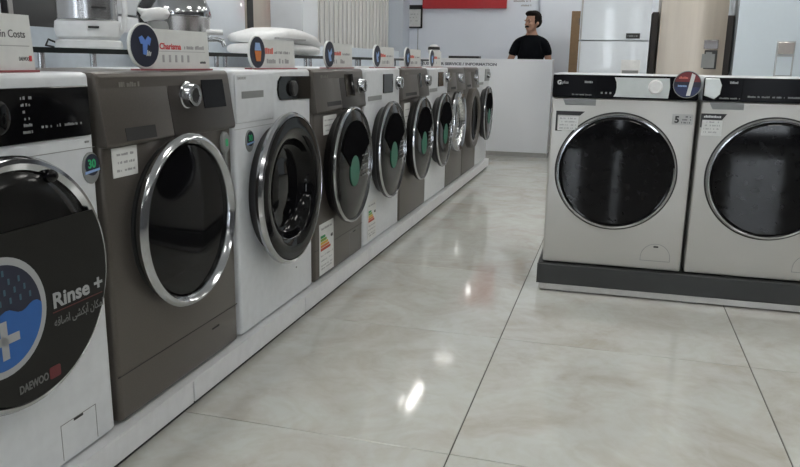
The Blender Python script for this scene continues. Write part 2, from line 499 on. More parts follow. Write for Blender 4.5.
def chrome_door(t, cu, cz, r, m=M_CHROME, w=.036, proud=.05, gm=M_BLACK_GLASS, seg=64):
    """broad chrome ring with a smooth dark porthole"""
    x = U(cu)
    d = lathe_front('door', x, cz, [(r-.026, -.002), (r-.020, .012), (r-.004, proud*.5), (r, proud*.75), (r-.008, proud*.95), (r-.016, proud), (r-w, proud-.010), (r-w-.003, proud-.016), (r-w-.003, proud-.03)], m, t, seg)
    ri = r-w-.003
    lathe_front('porthole_glass', x, cz, [(ri, proud-.028), (ri-.004, proud-.019), (ri*.8, proud-.017), (ri*.4, proud-.016), (0, proud-.0155)], gm, d, seg, 60)
    lathe_front('door_gasket', x, cz, [(r-.018, -.002), (r-.018, .004), (r-.024, .006)], M_DARK, d, seg)
    return d
def bowl_door(t, cu, cz, r):
    """thin chrome rim, wide black collar, deep glass bowl"""
    x = U(cu)
    d = lathe_front('door', x, cz, [(r-.002, .044), (r, .055), (r-.006, .064), (r-.014, .067), (r-.016, .062)], M_CHROME, t, 64)
    lathe_front('door_side', x, cz, [(r-.045, -.002), (r-.036, .015), (r-.003, .046), (r-.006, .05)], M_BLACK, d, 64)
    lathe_front('collar', x, cz, [(r-.015, .062), (r-.018, .067), (r-.05, .070), (r-.085, .064), (r-.09, .058)], M_BLACK_GLASS, d, 64, 50)
    rb = r-.089
    lathe_front('glass_bowl', x, cz, [(rb, .059), (rb-.006, .040), (rb-.016, .018), (rb*.8, .010), (rb*.5, .016), (0, .024)], M_BLACK_GLASS, d, 64, 60)
    return d
def cover_door(t, cu, cz, r, rim=M_CHROME, seed=1):
    """chrome rim with a flat smoked cover, dark window and a green round sticker"""
    x = U(cu+.012); r -= .006
    d = lathe_front('door', x, cz, [(r-.03, -.002), (r-.022, .02), (r-.003, .036), (r, .05), (r-.006, .056), (r-.012, .056), (r-.013, .05)], M_BLACK, t, 64)
    lathe_front('chrome_rim', x, cz, [(r-.001, .049), (r-.004, .058), (r-.011, .060), (r-.0125, .052)], rim, d, 64)
    ri = r-.012
    lathe_front('smoked_cover', x, cz, [(ri, .052), (ri-.01, .057), (ri*.6, .062), (0, .064)], M_SMOKE_L, d, 64, 60)
    # darker window through the cover, upper half
    pts = ellipse(x, cz, ri*.80, ri*.80, 24, R(25), R(155))
    pts = [(a, b) for a, b in pts] + [(x-ri*.30, cz+.0), (x-ri*.12, cz-ri*.18), (x+ri*.16, cz-ri*.15), (x+ri*.34, cz+.02)]
    prism_xz('inner_window', pts, -.0665, -.055, M_WINDOW, d)
    prism_xz('round_sticker', ellipse(x-.022, cz-.022, .058, .066, 28), -.0668, -.058, M_TEAL, d)
    dashes('print', x+.075, x+.155, cz+.03, .008, -.0665, M_GREY, d, seed, .7, 5, .022)
    return d
def clear_door(t, cu, cz, r):
    x = U(cu)
    d = lathe_front('door', x, cz, [(r+.004, -.002), (r+.004, .03), (r, .044), (r-.01, .05), (r-.035, .046), (r-.038, .03)], M_CHROME, t, 64)
    rb = r-.037
    lathe_front('glass_bowl', x, cz, [(rb, .032), (rb-.01, .012), (rb*.8, .006), (rb*.4, .02), (0, .028)], M_DRUM, d, 48, 60)
    return d
def grey_door(t, cu, cz, r):
    x = U(cu)
    d = lathe_front('door', x, cz, [(r+.004, -.002), (r+.004, .03), (r, .044), (r-.01, .05), (r-.055, .046), (r-.06, .03)], M_BROWN_L, t, 64)
    rb = r-.058
    lathe_front('glass_bowl', x, cz, [(rb, .035), (rb-.01, .02), (rb*.5, .01), (0, .012)], M_BLACK_GLASS, d, 48, 60)
    return d

GR = 'washing machines on the white plinth'
def washer(i, label):
    return thing('washing_machine', label, 'washing machine', machine_loc(i), RZ, GR)

# 1 white machine with the big printed door disc
t = washer(1, 'white washing machine with a large round Rinse + sticker, nearest on the left')
body(t, M_WHITE)
seam(t, .688, h=.0014, m=M_GREY)
cp = prism_xz('control_panel', rounded(U(.06), U(.597), .716, .822, .004), -.006, .002, M_BLACK_GLASS, t, .002)
lathe_front('knob', U(.335), .77, [(.032, .006), (.032, .012), (.029, .014), (0, .014)], M_BLACK_GLASS, cp, 32)
dashes('panel_print', U(.40), U(.43), .80, .006, -.0064, M_GREY, cp, 3, .6, 6, .013)
dashes('panel_print', U(.45), U(.58), .742, .006, -.0064, M_GREY, cp, 4, .5)
box('status_light', U(.58), U(.592), -.0016, .001, .70, .704, M_GREY, t)
badge(t, .592, .644)
flap(t, .43, .545, -.0+.02, .103, M_WHITE)
cx, cz = U(.311), .460
d = lathe_front('door', cx, cz, [(.222, -.002), (.230, .02), (.244, .036), (.244, .045), (.238, .056), (.230, .058), (.218, .052), (.215, .046)], M_CHROME, t, 80)
lathe_front('door_glass', cx, cz, [(.216, .046), (.212, .052), (.17, .057), (0, .060)], M_SMOKE_L, d, 80, 60)
hb = lathe_front('door_button', U(.405), .655, [(.015, .048), (.014, .060), (.008, .063), (0, .064)], M_BLACK_GLASS, d, 24, sx=1.2, sz=.8)
# the sticker over the lower three quarters of the door
spts = ellipse(cx, cz, .243, .243, 60, R(180+2), R(360+6))
st = prism_xz('door_sticker', [(cx-.243, cz+.11)] and ellipse(cx, cz, .2235, .2235, 64, R(150), R(390)), -.0655, -.0615, M_STICKER, d)
ic = (U(.238), .420)
prism_xz('icon_ring', ellipse(ic[0], ic[1], .112, .112, 48), -.0668, -.0655, M_PRINT, d)
prism_xz('icon_disc', ellipse(ic[0], ic[1], .098, .098, 48), -.0678, -.0668, M_NAVY, d)
wv = [(ic[0]+.098*math.cos(a), ic[1]+.098*math.sin(a)) for a in [R(178) + (R(362)-R(178))*k/30 for k in range(31)]]
wv += [(ic[0]+.098-.196*k/20, ic[1]+.006+.006*math.sin(k*.9)) for k in range(1, 20)]
prism_xz('icon_water', wv, -.0686, -.0678, M_BLUE, d)
rnd = random.Random(3)
for r_ in range(4):
    for k in range(7):
        x_ = ic[0]-.072+.024*k+(.012 if r_ % 2 else 0); z_ = ic[1]+.022+.018*r_
        if math.hypot(x_-ic[0], z_-ic[1]+.007) < .085:
            prism_xz('rain_drop', [(x_-.0022, z_), (x_+.0022, z_), (x_+.0022, z_+.011), (x_-.0022, z_+.011)], -.0686, -.0678, mat('rain_print', (.05, .12, .16), .5), d)
for q in ((-.036, .036, -.008, .008), (-.008, .008, -.036, .036)):
    prism_xz('plus_bar', [(ic[0]+q[0], ic[1]-.042+q[2]), (ic[0]+q[1], ic[1]-.042+q[2]), (ic[0]+q[1], ic[1]-.042+q[3]), (ic[0]+q[0], ic[1]-.042+q[3])], -.0695, -.0687, M_PRINT, d)
text('rinse_lettering', 'Rinse +', .043, U(.366), -.0668, .398, M_PRINT, d, 'LEFT', .0012, width=.148)
prism_xz('red_underline', [(U(.366), .388), (U(.515), .388), (U(.515), .390), (U(.366), .390)], -.0665, -.0655, mat('dim_red_rule', (.10, .02, .02), .6), d)
fa = '\ufe8d\ufee3\ufb91\ufe8e\ufee5 \ufe81\ufe91\ufb91\ufeb8\ufbfd \ufe8d\ufebf\ufe8e\ufed3\ufeea'
text('farsi_lettering', fa[::-1], .024, U(.366), -.0668, .360, M_PRINT_D, d, 'LEFT', .0003, width=.148)
text('brand_lettering', 'DAEWOO', .022, U(.262), -.0668, .262, M_PRINT_D, d, 'LEFT', .0006, width=.075)
prism_xz('brand_mark', rounded(U(.342), U(.372), .258, .282, .004), -.0668, -.0655, mat('dim_red_print', (.13, .02, .025), .6), d)

# 2 bronze machine, chrome ring
t = washer(2, 'bronze washing machine with a broad chrome door ring and round chrome dial')
body(t, M_BROWN, z1=.848)
brown_panel(t, .285, knob_u=.368)
seam(t, .126)
box('plinth_slot', U(.455), U(.495), -.001, .002, .094, .099, M_DARK, t)
paper_tag(t, .046, .14, .609, .678, 2)
chrome_door(t, .312, .46, .232, w=.026)
lathe_front('hook_badge', U(.565), .642, [(0, .010), (.020, .009), (.024, .004), (.024, 0)], M_GREY, t, 24, sz=1.4)
text('hook_badge_digits', '8', .03, U(.565), -.0105, .632, M_GREEN, t, 'CENTER', .001)
box('hook_stem', U(.557), U(.573), -.006, -.001, .555, .615, M_GREY, t)

# 3 white machine, bowl door
t = washer(3, 'white washing machine with a wide black door collar and slanted dark display')
body(t, M_WHITE)
seam(t, .672, U(.013), U(.30), M_GREY, h=.0012)
drawer(t, .018, .285, .690, .838, M_WHITE, (.055, .205, .764, .786), slotmat=M_GREY)
dp = [(U(.335), .748), (U(.602), .742), (U(.602), .826), (U(.345), .828), (U(.322), .812), (U(.317), .785), (U(.322), .762)]
cp = prism_xz('control_panel', dp, -.006, .002, M_BLACK_GLASS, t, .002)
lathe_front('knob', U(.43), .785, [(.027, .006), (.027, .016), (.022, .02), (0, .02)], M_BLACK, cp, 32)
text('brand_lettering', 'DAEWOO', .012, U(.03), -.0046, .822, M_INK_L, t)
badge(t, .104, .631)
bowl_door(t, .306, .449, .262)
box('status_light', U(.45), U(.458), -.0016, .001, .12, .126, M_GREY, t)

# 4 bronze machine, smoked cover
t = washer(4, 'bronze washing machine with smoked door cover, green sticker and energy label, between two white ones')
body(t, M_BROWN, z1=.848)
brown_panel(t, .30, M_BROWN, M_BROWN_D, (.13, .29, .705, .722), .545, (.36, .47, .735, .83), .775, .03)
seam(t, .135, h=.0014)
paper_tag(t, .115, .262, .592, .668, 4)
energy_label(t, .062, .222, .022, .235, 1)
flap(t, .43, .56, .02, .125, M_BROWN)
cover_door(t, .325, .448, .255, seed=3)

# 5 white machine
t = washer(5, 'white washing machine with smoked door cover and energy label, between bronze machines')
body(t, M_WHITE)
drawer(t, .018, .285, .690, .838, M_WHITE, (.05, .27, .700, .722), slotmat=M_GREY)
cp = prism_xz('control_panel', rounded(U(.30), U(.465), .728, .822, .006), -.006, .002, M_BLACK_GLASS, t, .002)
knob(t, .555, .775, .032, .03, M_CHROME)
energy_label(t, .065, .20, .024, .215, 5)
cover_door(t, .305, .448, .25, seed=5)

# 6 bronze machine
t = washer(6, 'bronze washing machine with smoked door cover and white price tag, third bronze one along')
body(t, M_BROWN, z1=.848)
brown_panel(t, .36, M_BROWN, M_BROWN_D, (.06, .30, .70, .716), .56, (.40, .44, .74, .82), .775, .032)
paper_tag(t, .08, .20, .52, .66, 6)
cover_door(t, .318, .445, .25, seed=7)

# 7 white machine
t = washer(7, 'white washing machine with smoked door cover, directly before the machine with a silver door')
body(t, M_WHITE)
drawer(t, .018, .285, .690, .838, M_WHITE, (.05, .27, .700, .722), slotmat=M_GREY)
cp = prism_xz('control_panel', rounded(U(.30), U(.45), .728, .822, .006), -.006, .002, M_SMOKE, t, .002)
knob(t, .55, .785, .032, .03, M_CHROME)
cover_door(t, .30, .448, .248, seed=9)

# 8 bronze with silver porthole
t = washer(8, 'grey bronze washing machine with a bright silver porthole, third from the counter end')
body(t, M_BROWN_L, z1=.848)
brown_panel(t, .28, M_BROWN_L, M_BROWN_L, (.06, .22, .70, .716), .38, (.46, .58, .735, .80), .775, .03)
clear_door(t, .29, .46, .215)

# 9 grey bronze
t = washer(9, 'grey bronze washing machine with a plain dark porthole, second from the counter end')
body(t, M_BROWN_L, z1=.848)
brown_panel(t, .28, M_BROWN_L, M_BROWN_L, (.06, .22, .70, .716), .42, (.48, .60, .71, .84), .765, .03)
grey_door(t, .30, .445, .24)

# 10 white, last
t = washer(10, 'white washing machine at the far end of the row nearest the counter')
body(t, M_WHITE)
drawer(t, .018, .285, .690, .838, M_WHITE, (.05, .27, .700, .722), slotmat=M_GREY)
cp = prism_xz('control_panel', rounded(U(.36), U(.60), .728, .832, .006), -.006, .002, M_GREY, t, .002)
knob(cp, .48, .78, .03, .03, M_CHROME)
cover_door(t, .30, .448, .245, seed=11)

# ------------------------------------------------------------------ cardboard signs standing on the machines
def sign(i, u0, u1, z0, z1, disc_u, disc_z, disc_r, icon, label, red=None, rot=.0, back=.06, red_len=.1, panel_m=M_PAPER, seed=1):
    s = (i-2)*PT + DS.get(i, 0) + (.03 if i > 1 else -.010)
    x, y, z = row(s+(u0+u1)/2, -back, HP+.8505)
    t = thing('sign_stand', label, 'sign', (x, y, z), RZ+rot, 'card signs on the washing machines')
    hw_ = (u1-u0)/2; zb = .8505
    h = z1-zb
    p = prism_xz('panel', [(-hw_, 0), (hw_, 0), (hw_-.006, h), (-hw_, h)], -.002, .002, panel_m, t)
    box('base', -hw_, hw_, -.012, .03, 0, .004, mat('maroon_base', (.35, .10, .11), .6), t)
    box('back_strut', -.02, .02, .003, .028, .004, h*.6, panel_m, t)
    if disc_r:
        du = disc_u-(u0+u1)/2; dz = disc_z-zb
        d = lathe_front('disc', du, dz, [(disc_r, .002), (disc_r, .008), (disc_r-.001, .009), (0, .009)], M_PAPER, t, 40)
        f = lathe_front('disc_face', du, dz, [(disc_r*.92, .009), (disc_r*.92, .0105), (0, .0105)], M_NAVY, d, 40)
        k = disc_r*(.8 if icon == 'shirt' else .95)
        def ip(nm, pts, mm): prism_xz(nm, [(du+a*k, dz+b*k) for a, b in pts], -.0122, -.0105, mm, d)
        if icon == 'shirt':
            ip('icon_shirt', [(-.5, .45), (-.25, .55), (0, .30), (.25, .55), (.5, .40), (.35, .02), (.18, .12), (.05, -.5), (-.22, -.45), (-.2, .1), (-.38, .12)], mat('shirt_print', (.12, .25, .68), .6))
            for q in range(3): ip('icon_stroke', [(.12+.13*q, -.25-.05*q), (.19+.13*q, -.22-.05*q), (.12+.13*q, -.52), (.05+.13*q, -.55)], M_PAPER)
        elif icon == 'cup':
            ip('icon_cup', [(-.42, .1), (.42, .1), (.30, -.55), (-.25, -.55)], M_ORANGE)
            ip('icon_lid', [(-.42, .12), (.42, .12), (.22, .6), (-.32, .6)], M_BLUE_L)
        else:
            ip('icon_drum', [(-.4, .35), (-.1, .1), (.3, .45), (.38, .1), (.1, -.1), (.3, -.5), (-.1, -.55), (-.3, -.2)], M_BLUE_L)
    return t, p, h, hw_

s1, p, h, hw_ = sign(1, .18, .497, 0, .96, 0, 0, 0, None, 'plain white card sign reading in Costs, nearest on the left', back=.03)
text('lettering', 'on in Costs', .021, hw_-.020, -.0024, h*.60, M_INK, p, 'RIGHT', width=.088)
prism_xz('rule', [(-hw_+.02, h*.45), (hw_-.012, h*.45), (hw_-.012, h*.465), (-hw_+.02, h*.465)], -.0026, -.0018, M_INK_L, p)
text('brand_lettering', 'DAEWOO', .011, hw_-.042, -.0024, h*.2, M_INK, p, 'LEFT', width=.026)
box('brand_mark', hw_-.015, hw_-.008, -.0026, -.0018, h*.19, h*.29, M_RED_INK, p)
s2, p, h, hw_ = sign(2, .225, .515, 0, .955, .236, .911, .056, 'shirt', 'card sign reading Charisma with a blue shirt on its dark disc', rot=-.10, back=.04)
text('lettering', 'Charisma', .022, -hw_+.075, -.0024, h*.52, M_RED_INK, p, 'LEFT', .0006, width=.088)
dashes('small_print', -hw_+.172, hw_-.02, h*.53, .011, -.0024, M_INK_L, p, 8, .8)
prism_xz('rule', [(-hw_+.07, h*.46), (hw_-.02, h*.46), (hw_-.02, h*.472), (-hw_+.07, h*.472)], -.0026, -.0018, M_INK_L, p)
for k in range(5): box('pictogram', -hw_+.085+.026*k, -hw_+.093+.026*k, -.0026, -.0018, h*.2, h*.38, M_INK_L, p)
dashes('brand_print', hw_-.045, hw_-.012, h*.17, .007, -.0024, M_INK, p, 9, .9)
s3, p, h, hw_ = sign(3, .205, .515, 0, .948, .222, .905, .054, 'cup', 'card sign with an orange and blue cup on its dark disc', rot=-.04, back=.04)
dashes('red_lettering', -hw_+.08, -hw_+.14, h*.52, .022, -.0024, mat('coral_print', (.70, .18, .15), .7), p, 21, 1)
dashes('small_print', -hw_+.15, hw_-.04, h*.53, .010, -.0024, M_INK_L, p, 22, .8)
dashes('pictogram_print', -hw_+.08, hw_-.05, h*.2, .018, -.0024, M_INK_L, p, 23, .55)
for i, u0, u1, du, lab, rl in ((4, .235, .535, .248, 'card sign with a pale blue symbol on its dark disc, second sign past the cup sign', 0), ):
    pass
lab4 = {4: 'card sign with a pale symbol, next sign after the orange cup one',
        5: 'card sign with dark disc on the white machine with energy label',
        6: 'card sign with dark disc on the bronze machine with white price tag',
        7: 'card sign with dark disc, farthest of the signs toward the counter'}
for i, u0, u1, du in ((4, .235, .535, .25), (5, .27, .585, .282), (6, .23, .545, .235), (7, .22, .51, .232)):
    sg, p, h, hw_ = sign(i, u0, u1, 0, .955, du, .908, .055, 'drum', lab4[i], rot=-.02, back=.04)
    dashes('red_lettering', -hw_+.075, -hw_+.17, h*.52, .018, -.0024, mat('coral_print', (.70, .18, .15), .7), p, 30+i, 1)
    dashes('small_print', -hw_+.18, hw_-.03, h*.53, .010, -.0024, M_INK_L, p, 40+i, .8)
    dashes('pictogram_print', -hw_+.08, hw_-.08, h*.2, .018, -.0024, M_INK_L, p, 50+i, .55)

# ------------------------------------------------------------------ two silver machines on the dark platform, right
KQ = .957        # these machines are a little smaller than the left ones
XQ, YQ, HQ, AQ = -.2737*KQ, 3.3497*KQ, EYE-(EYE-.0857)*KQ, .0154
def right(u, off=0.0, z=HQ):
    u *= KQ; off *= KQ
    return (XQ + u*math.cos(AQ) + off*math.sin(AQ), YQ + u*math.sin(AQ) - off*math.cos(AQ), z)
pf = thing('platform', 'low charcoal platform with pale lower strip under the silver machines', 'platform', right(0, 0, 0), AQ)
box('deck', -.012, 1.2, -.014, .60, HQ-.02, HQ-.001, M_GREY_D, pf, .002, 1)
box('front_board', -.012, 1.2, -.026, -.014, .034, HQ-.002, M_GREY_D, pf, .0015, 1)
box('side_board', -.018, -.012, -.026, .60, .034, HQ-.002, M_GREY_D, pf, .001, 1)
box('lower_strip', -.006, 1.195, -.024, -.014, .008, .0335, M_ALU, pf)
box('lower_strip', -.008, -.002, -.014, .59, .008, .0335, M_ALU, pf)
for x in (.1, .62, 1.12):
    for y in (-.01, .53): box('leg', x-.03, x+.03, y, y+.05, 0, HQ-.021, M_GREY, pf)

GS = 'silver washing machines on the charcoal platform'
def silver(k, label):
    t = thing('washing_machine', label, 'washing machine', right(.3+.615*k), AQ, GS)
    t.scale = (KQ, KQ, KQ)
    return t
def V(u): return u-.3
def silver_common(t, door_u):
    box('body', -.299, .299, 0, .58, .005, .748, M_SILVER, t, .008, 3)
    box('top_panel', -.299, .299, .004, .58, .7485, .85, M_WHITE, t, .006, 2)
    for sx in (-1, 1):
        for y in (.05, .53): lathe_up('foot', sx*.25, y, 0, [(0, 0), (.024, 0), (.024, .004), (.014, .0055), (0, .0055)], M_BLACK, t, 16)
    x, cz, r = V(door_u), .433, .25
    d = lathe_front('door', x, cz, [(r+.004, -.002), (r+.004, .010), (r, .022), (r-.004, .028), (r-.010, .029), (r-.012, .024)], M_CHROME, t, 80)
    lathe_front('door_gasket', x, cz, [(r+.009, -.002), (r+.009, .003), (r+.003, .005)], M_DARK, d, 80)
    lathe_front('black_collar', x, cz, [(r-.0115, .022), (r-.013, .027), (r-.016, .029), (r-.02, .028)], M_BLACK_GLASS, d, 80)
    lathe_front('door_glass', x, cz, [(r-.019, .027), (r-.022, .0295), (0, .0295)], M_BLACK_GLASS, d, 80, 20)
    # grip cut into the ring on the right
    prism_xz('door_grip', ellipse(x, cz, r-.004, r-.004, 14, R(8), R(48)) + ellipse(x, cz, r-.022, r-.022, 14, R(48), R(8)), -.032, -.024, M_BLACK_GLASS, d)
    # round filter flap outline
    bm = bmesh.new()
    fx = V(.49)
    arc = [(fx+.062*math.cos(a), .060+.062*math.sin(a)) for a in [PI*k/24 for k in range(25)]]
    arc = [(fx+.062, .045)] + arc + [(fx-.062, .045), (fx+.062, .045)]
    for a, b in zip(arc, arc[1:]):
        add_tube(bm, [(a[0], 0, a[1]), (b[0], 0, b[1])], .0011, 5)
    fl_ = finish('filter_flap', bm, M_GREY, t)
    box('finger_slot', fx-.010, fx+.010, -.0014, .001, .106, .113, M_DARK, fl_)
    return d
t = silver(0, 'silver washing machine at the platform edge with bright white display strip and the digit 5')
silver_common(t, .29)
cp = prism_xz('control_panel', rounded(V(.001), V(.599), .750, .846, .006), -.010, .006, M_PANEL_BLACK, t, .003)
prism_xz('detergent_drawer', rounded(V(.004), V(.186), .752, .843, .005), -.0125, -.006, M_PANEL_BLACK, t, .002)
prism_xz('display', [(V(.258), .757), (V(.480), .755), (V(.484), .80), (V(.480), .838), (V(.258), .838), (V(.267), .818), (V(.269), .795), (V(.266), .772)], -.0125, -.009, mat('mirror_white_display', (.60, .64, .64), .35), cp)
M_KNOB = mat('bright_white_knob', (.92, .92, .92), .3)
knob(cp, .438, .802, .028, .026, M_KNOB, M_KNOB, y=-.008)
prism_xz('drawer_handle', [(V(.045), .746), (V(.188), .746), (V(.188), .716), (V(.06), .716)], -.0012, .003, M_GREY, t)
ring = text('brand_letter', 'G', .024, V(.020), -.0130, .805, M_LETTER, cp, 'LEFT', .0012)
text('brand_lettering', 'plus', .017, V(.040), -.0130, .808, M_INK_L, cp, 'LEFT', .0003)
dashes('panel_print', V(.135), V(.172), .812, .010, -.0130, M_INK_L, cp, 61, .9)
dashes('panel_print', V(.085), V(.175), .760, .006, -.0130, M_GREY, cp, 62, .8)
for k in range(3): box('touch_key', V(.205+.018*k), V(.213+.018*k), -.0108, -.009, .768, .776, M_GREY, cp)
prism_xz('tag_bracket', [(V(.022), .603), (V(.050), .603), (V(.050), .609), (V(.030), .609), (V(.030), .672), (V(.125), .672), (V(.145), .690), (V(.022), .690)], -.003, -.0005, M_BLACK, t)
pt = prism_xz('price_tag', [(V(.032), .605), (V(.118), .610), (V(.120), .668), (V(.034), .666)], -.0045, -.003, M_PAPER, t)
dashes('print', V(.04), V(.112), .655, .007, -.0049, M_INK_L, pt, 63, .6, 4, .014)
sb = prism_xz('star_badge', rounded(V(.505), V(.588), .648, .692, .003), -.002, -.0002, mat('badge_grey', (.42, .42, .41), .4, metal=.4), t)
text('digit', '5', .038, V(.515), -.0024, .656, M_BLACK, sb, 'LEFT', .0016)
dashes('print', V(.543), V(.582), .678, .007, -.0024, M_INK, sb, 64, .6, 3, .012)
t = silver(1, 'silver washing machine with long black control strip, cut off by the photo edge')
silver_common(t, .30)
cp = prism_xz('control_panel', rounded(V(.001), V(.599), .750, .846, .006), -.010, .006, M_PANEL_BLACK, t, .003)
prism_xz('detergent_drawer', rounded(V(.060), V(.150), .752, .843, .003), -.0125, -.006, M_PANEL_BLACK, t, .002)
prism_xz('display', [(V(.004), .772), (V(.045), .758), (V(.066), .778), (V(.070), .815), (V(.058), .842), (V(.004), .842)], -.018, -.009, mat('white_cover', (.70, .74, .74), .18, metal=.1), cp, .004)
dashes('panel_print', V(.10), V(.135), .822, .010, -.0130, M_INK_L, cp, 65, .9)
dashes('panel_print', V(.065), V(.145), .760, .006, -.0130, M_GREY, cp, 66, .8)
dashes('panel_print', V(.17), V(.50), .768, .007, -.0106, M_GREY, cp, 67, .75)
prism_xz('drawer_handle', [(V(.030), .746), (V(.165), .746), (V(.165), .716), (V(.045), .716)], -.0012, .003, M_GREY, t)
prism_xz('tag_bracket', [(V(.003), .64), (V(.010), .64), (V(.010), .672), (V(.086), .672), (V(.104), .698), (V(.003), .698)], -.003, -.0005, M_BLACK, t)
pt = prism_xz('price_tag', [(V(.010), .606), (V(.090), .606), (V(.090), .670), (V(.010), .670)], -.0045, -.003, M_PAPER, t)
dashes('print', V(.018), V(.082), .66, .007, -.0049, M_INK_L, pt, 68, .6, 4, .014)
dashes('bracket_print', V(.015), V(.085), .681, .010, -.0034, M_LETTER, t, 69, .9)
# round promotional disc hooked over the joint of the two
x, y, z = right(.548, .040, HQ+.757*KQ)
t = thing('promotional_disc', 'round red and blue promotional disc at the joint of the silver machines', 'promotional disc', (x, y, z), AQ)
t.scale = (.84, 1, .84); t.location.z += .009
d = lathe_front('disc', 0, .056, [(0, -.002), (.060, -.002), (.060, .003), (0, .003)], M_NAVY, t, 40)
rim = lathe_front('rim', 0, .056, [(.060, -.0025), (.063, -.0025), (.063, .004), (.060, .004)], M_GREY, d, 40)
prism_xz('red_print', ellipse(0, .056, .058, .058, 20, R(12), R(168)), -.0042, -.003, mat('deep_red_print', (.17, .02, .025), .4), d)
prism_xz('blue_print', ellipse(0, .056, .058, .058, 20, R(192), R(348)), -.0042, -.003, mat('deep_blue_print', (.02, .03, .10), .4), d)
prism_xz('white_band', [(-.002, .004), (.016, .004), (.032, .100), (.016, .108)], -.0050, -.0042, M_PAPER, d)
dashes('lettering', -.040, .004, .082, .011, -.0048, mat('coral_print', (.70, .18, .15), .7), d, 71, .95)
dashes('lettering', -.042, .0, .045, .009, -.0048, M_BLUE_L, d, 72, .9)
box('hook', -.012, .012, .002, .014, .05, .094, M_WHITE_PLASTIC, t)
x, y, z = right(.06, -.25, HQ+.85)

# ------------------------------------------------------------------ display shelf behind the left row
cab = thing('display_cabinet', 'long white display counter with dark glass shelf behind the left row', 'display counter', (0, 0, 0))
YS0, YS1 = .6, 7.3
XF, XK = -1.755, -2.14
box('cabinet_body', XK, XF, YS0, YS1, .0, .925, M_WHITE_PLASTIC, cab)
box('back_panel', XK, XK+.012, YS0, YS1, .926, 1.082, mat('pale_back_panel', (.62, .68, .75), .4), cab)
box('glass_shelf', XK+.013, XF+.0195, YS0, YS1, .991, 1.001, glass_mat('clear_shelf_glass', (.75, .85, .83), .12), cab)
box('shelf_edge', XF+.02, XF+.026, YS0, YS1, .984, 1.001, M_SHELF_GLASS, cab)
for y in (1.25, 2.02, 2.27, 3.12, 3.2, 4.15, 4.22, 5.05, 5.12, 6.0, 6.9):
    lathe_up('chrome_post', XF-.03, y, .926, [(0, 0), (.018, 0), (.018, .006), (.011, .009), (.011, .058), (.018, .060), (.018, .064), (0, .064)], M_CHROME, cab, 16)

# a) white steamer with a tall chrome cylinder
ZS = 1.0012
def rz_oval(prof): return prof
t = thing('food_processor', 'white kitchen appliance base carrying a tall steel cylinder on the glass shelf', 'kitchen appliance', (-1.93, 2.44, ZS), R(38))
t.scale = (.93, .93, .95)
lathe_up('lower_base', 0, 0, 0, [(0, 0), (.120, 0), (.128, .008), (.126, .030), (.118, .036), (0, .036)], M_WHITE_PLASTIC, t, 48, sx=1.0, sy=.9)
ub = lathe_up('upper_base', 0, 0, .036, [(0, 0), (.108, 0), (.122, .012), (.127, .04), (.124, .068), (.116, .074), (0, .074)], M_WHITE_PLASTIC, t, 48, sx=1.0, sy=.9)
box('vent_slot', .0, .04, -.123, -.105, .078, .086, M_BLACK, t)
lathe_up('steel_cylinder', 0, 0, .110, [(.113, 0), (.116, .004), (.112, .24), (.116, .246), (.108, .25), (0, .25)], M_STEEL, t, 48)
box('black_clip', .02, .07, -.128, -.098, .150, .158, M_BLACK, t)
tube('side_handle', [(.112, -.02, .06), (.135, -.03, .085), (.142, -.03, .15), (.138, -.03, .24), (.11, -.02, .27)], .012, M_WHITE_PLASTIC, t)
tube('cable', [(-.115, .0, .02), (-.15, -.01, .035), (-.16, -.03, .012), (-.13, -.06, .006)], .004, M_BLACK, t, 6)
# b) steel urn
t = thing('steel_urn', 'domed polished steel urn with a side tap on the glass shelf', 'urn', (-1.93, 3.02, ZS), R(31))
t.scale = (1.22, 1.22, 1.22)
lathe_up('body', 0, 0, 0, [(0, 0), (.10, 0), (.115, .006), (.118, .012), (.118, .055), (.124, .06), (.128, .12), (.130, .125)], M_STEEL, t, 56)
lathe_up('dome_lid', 0, 0, .125, [(.132, 0), (.133, .006), (.128, .03), (.112, .065), (.085, .092), (.05, .108), (.02, .113), (0, .114)], M_CHROME, t, 56, 60)
lathe_up('lid_knob', 0, 0, .239, [(.008, 0), (.008, .012), (.018, .018), (.02, .028), (.012, .036), (0, .038)], M_BLACK, t, 24)
tube('tap', [(.11, -.03, .045), (.15, -.035, .047), (.168, -.035, .042), (.175, -.035, .022)], [.008, .008, .009, .008], M_CHROME, t)
tube('tap_lever', [(.10, -.05, .072), (.17, -.05, .072)], .010, M_WHITE_PLASTIC, t)
# white kettle in front of the urn
t = thing('kettle', 'small white kettle with pointed spout half hidden by the Charisma sign', 'kettle', (-1.835, 2.745, ZS), R(33))
t.scale = (.85, .85, 1.2)
lathe_up('base', 0, 0, 0, [(0, 0), (.06, 0), (.06, .014), (0, .014)], M_BLACK, t, 32)
lathe_up('body', 0, 0, .014, [(0, 0), (.052, 0), (.056, .01), (.052, .07), (.045, .085), (0, .085)], M_GREY, t, 32)
hd = bmesh.new()
add_lathe(hd, [(0, 0), (.04, .004), (.052, .02), (.044, .036), (.02, .045), (0, .046)], 28, Matrix.Translation((-.005, 0, .098)) @ Matrix.Rotation(R(-6), 4, 'Y') @ Matrix.Diagonal((1.35, .8, 1, 1)))
finish('white_lid', hd, M_WHITE_PLASTIC, t, 60)
tube('spout', [(-.03, 0, .118), (-.065, 0, .126), (-.088, 0, .138)], [.022, .014, .005], M_WHITE_PLASTIC, t)
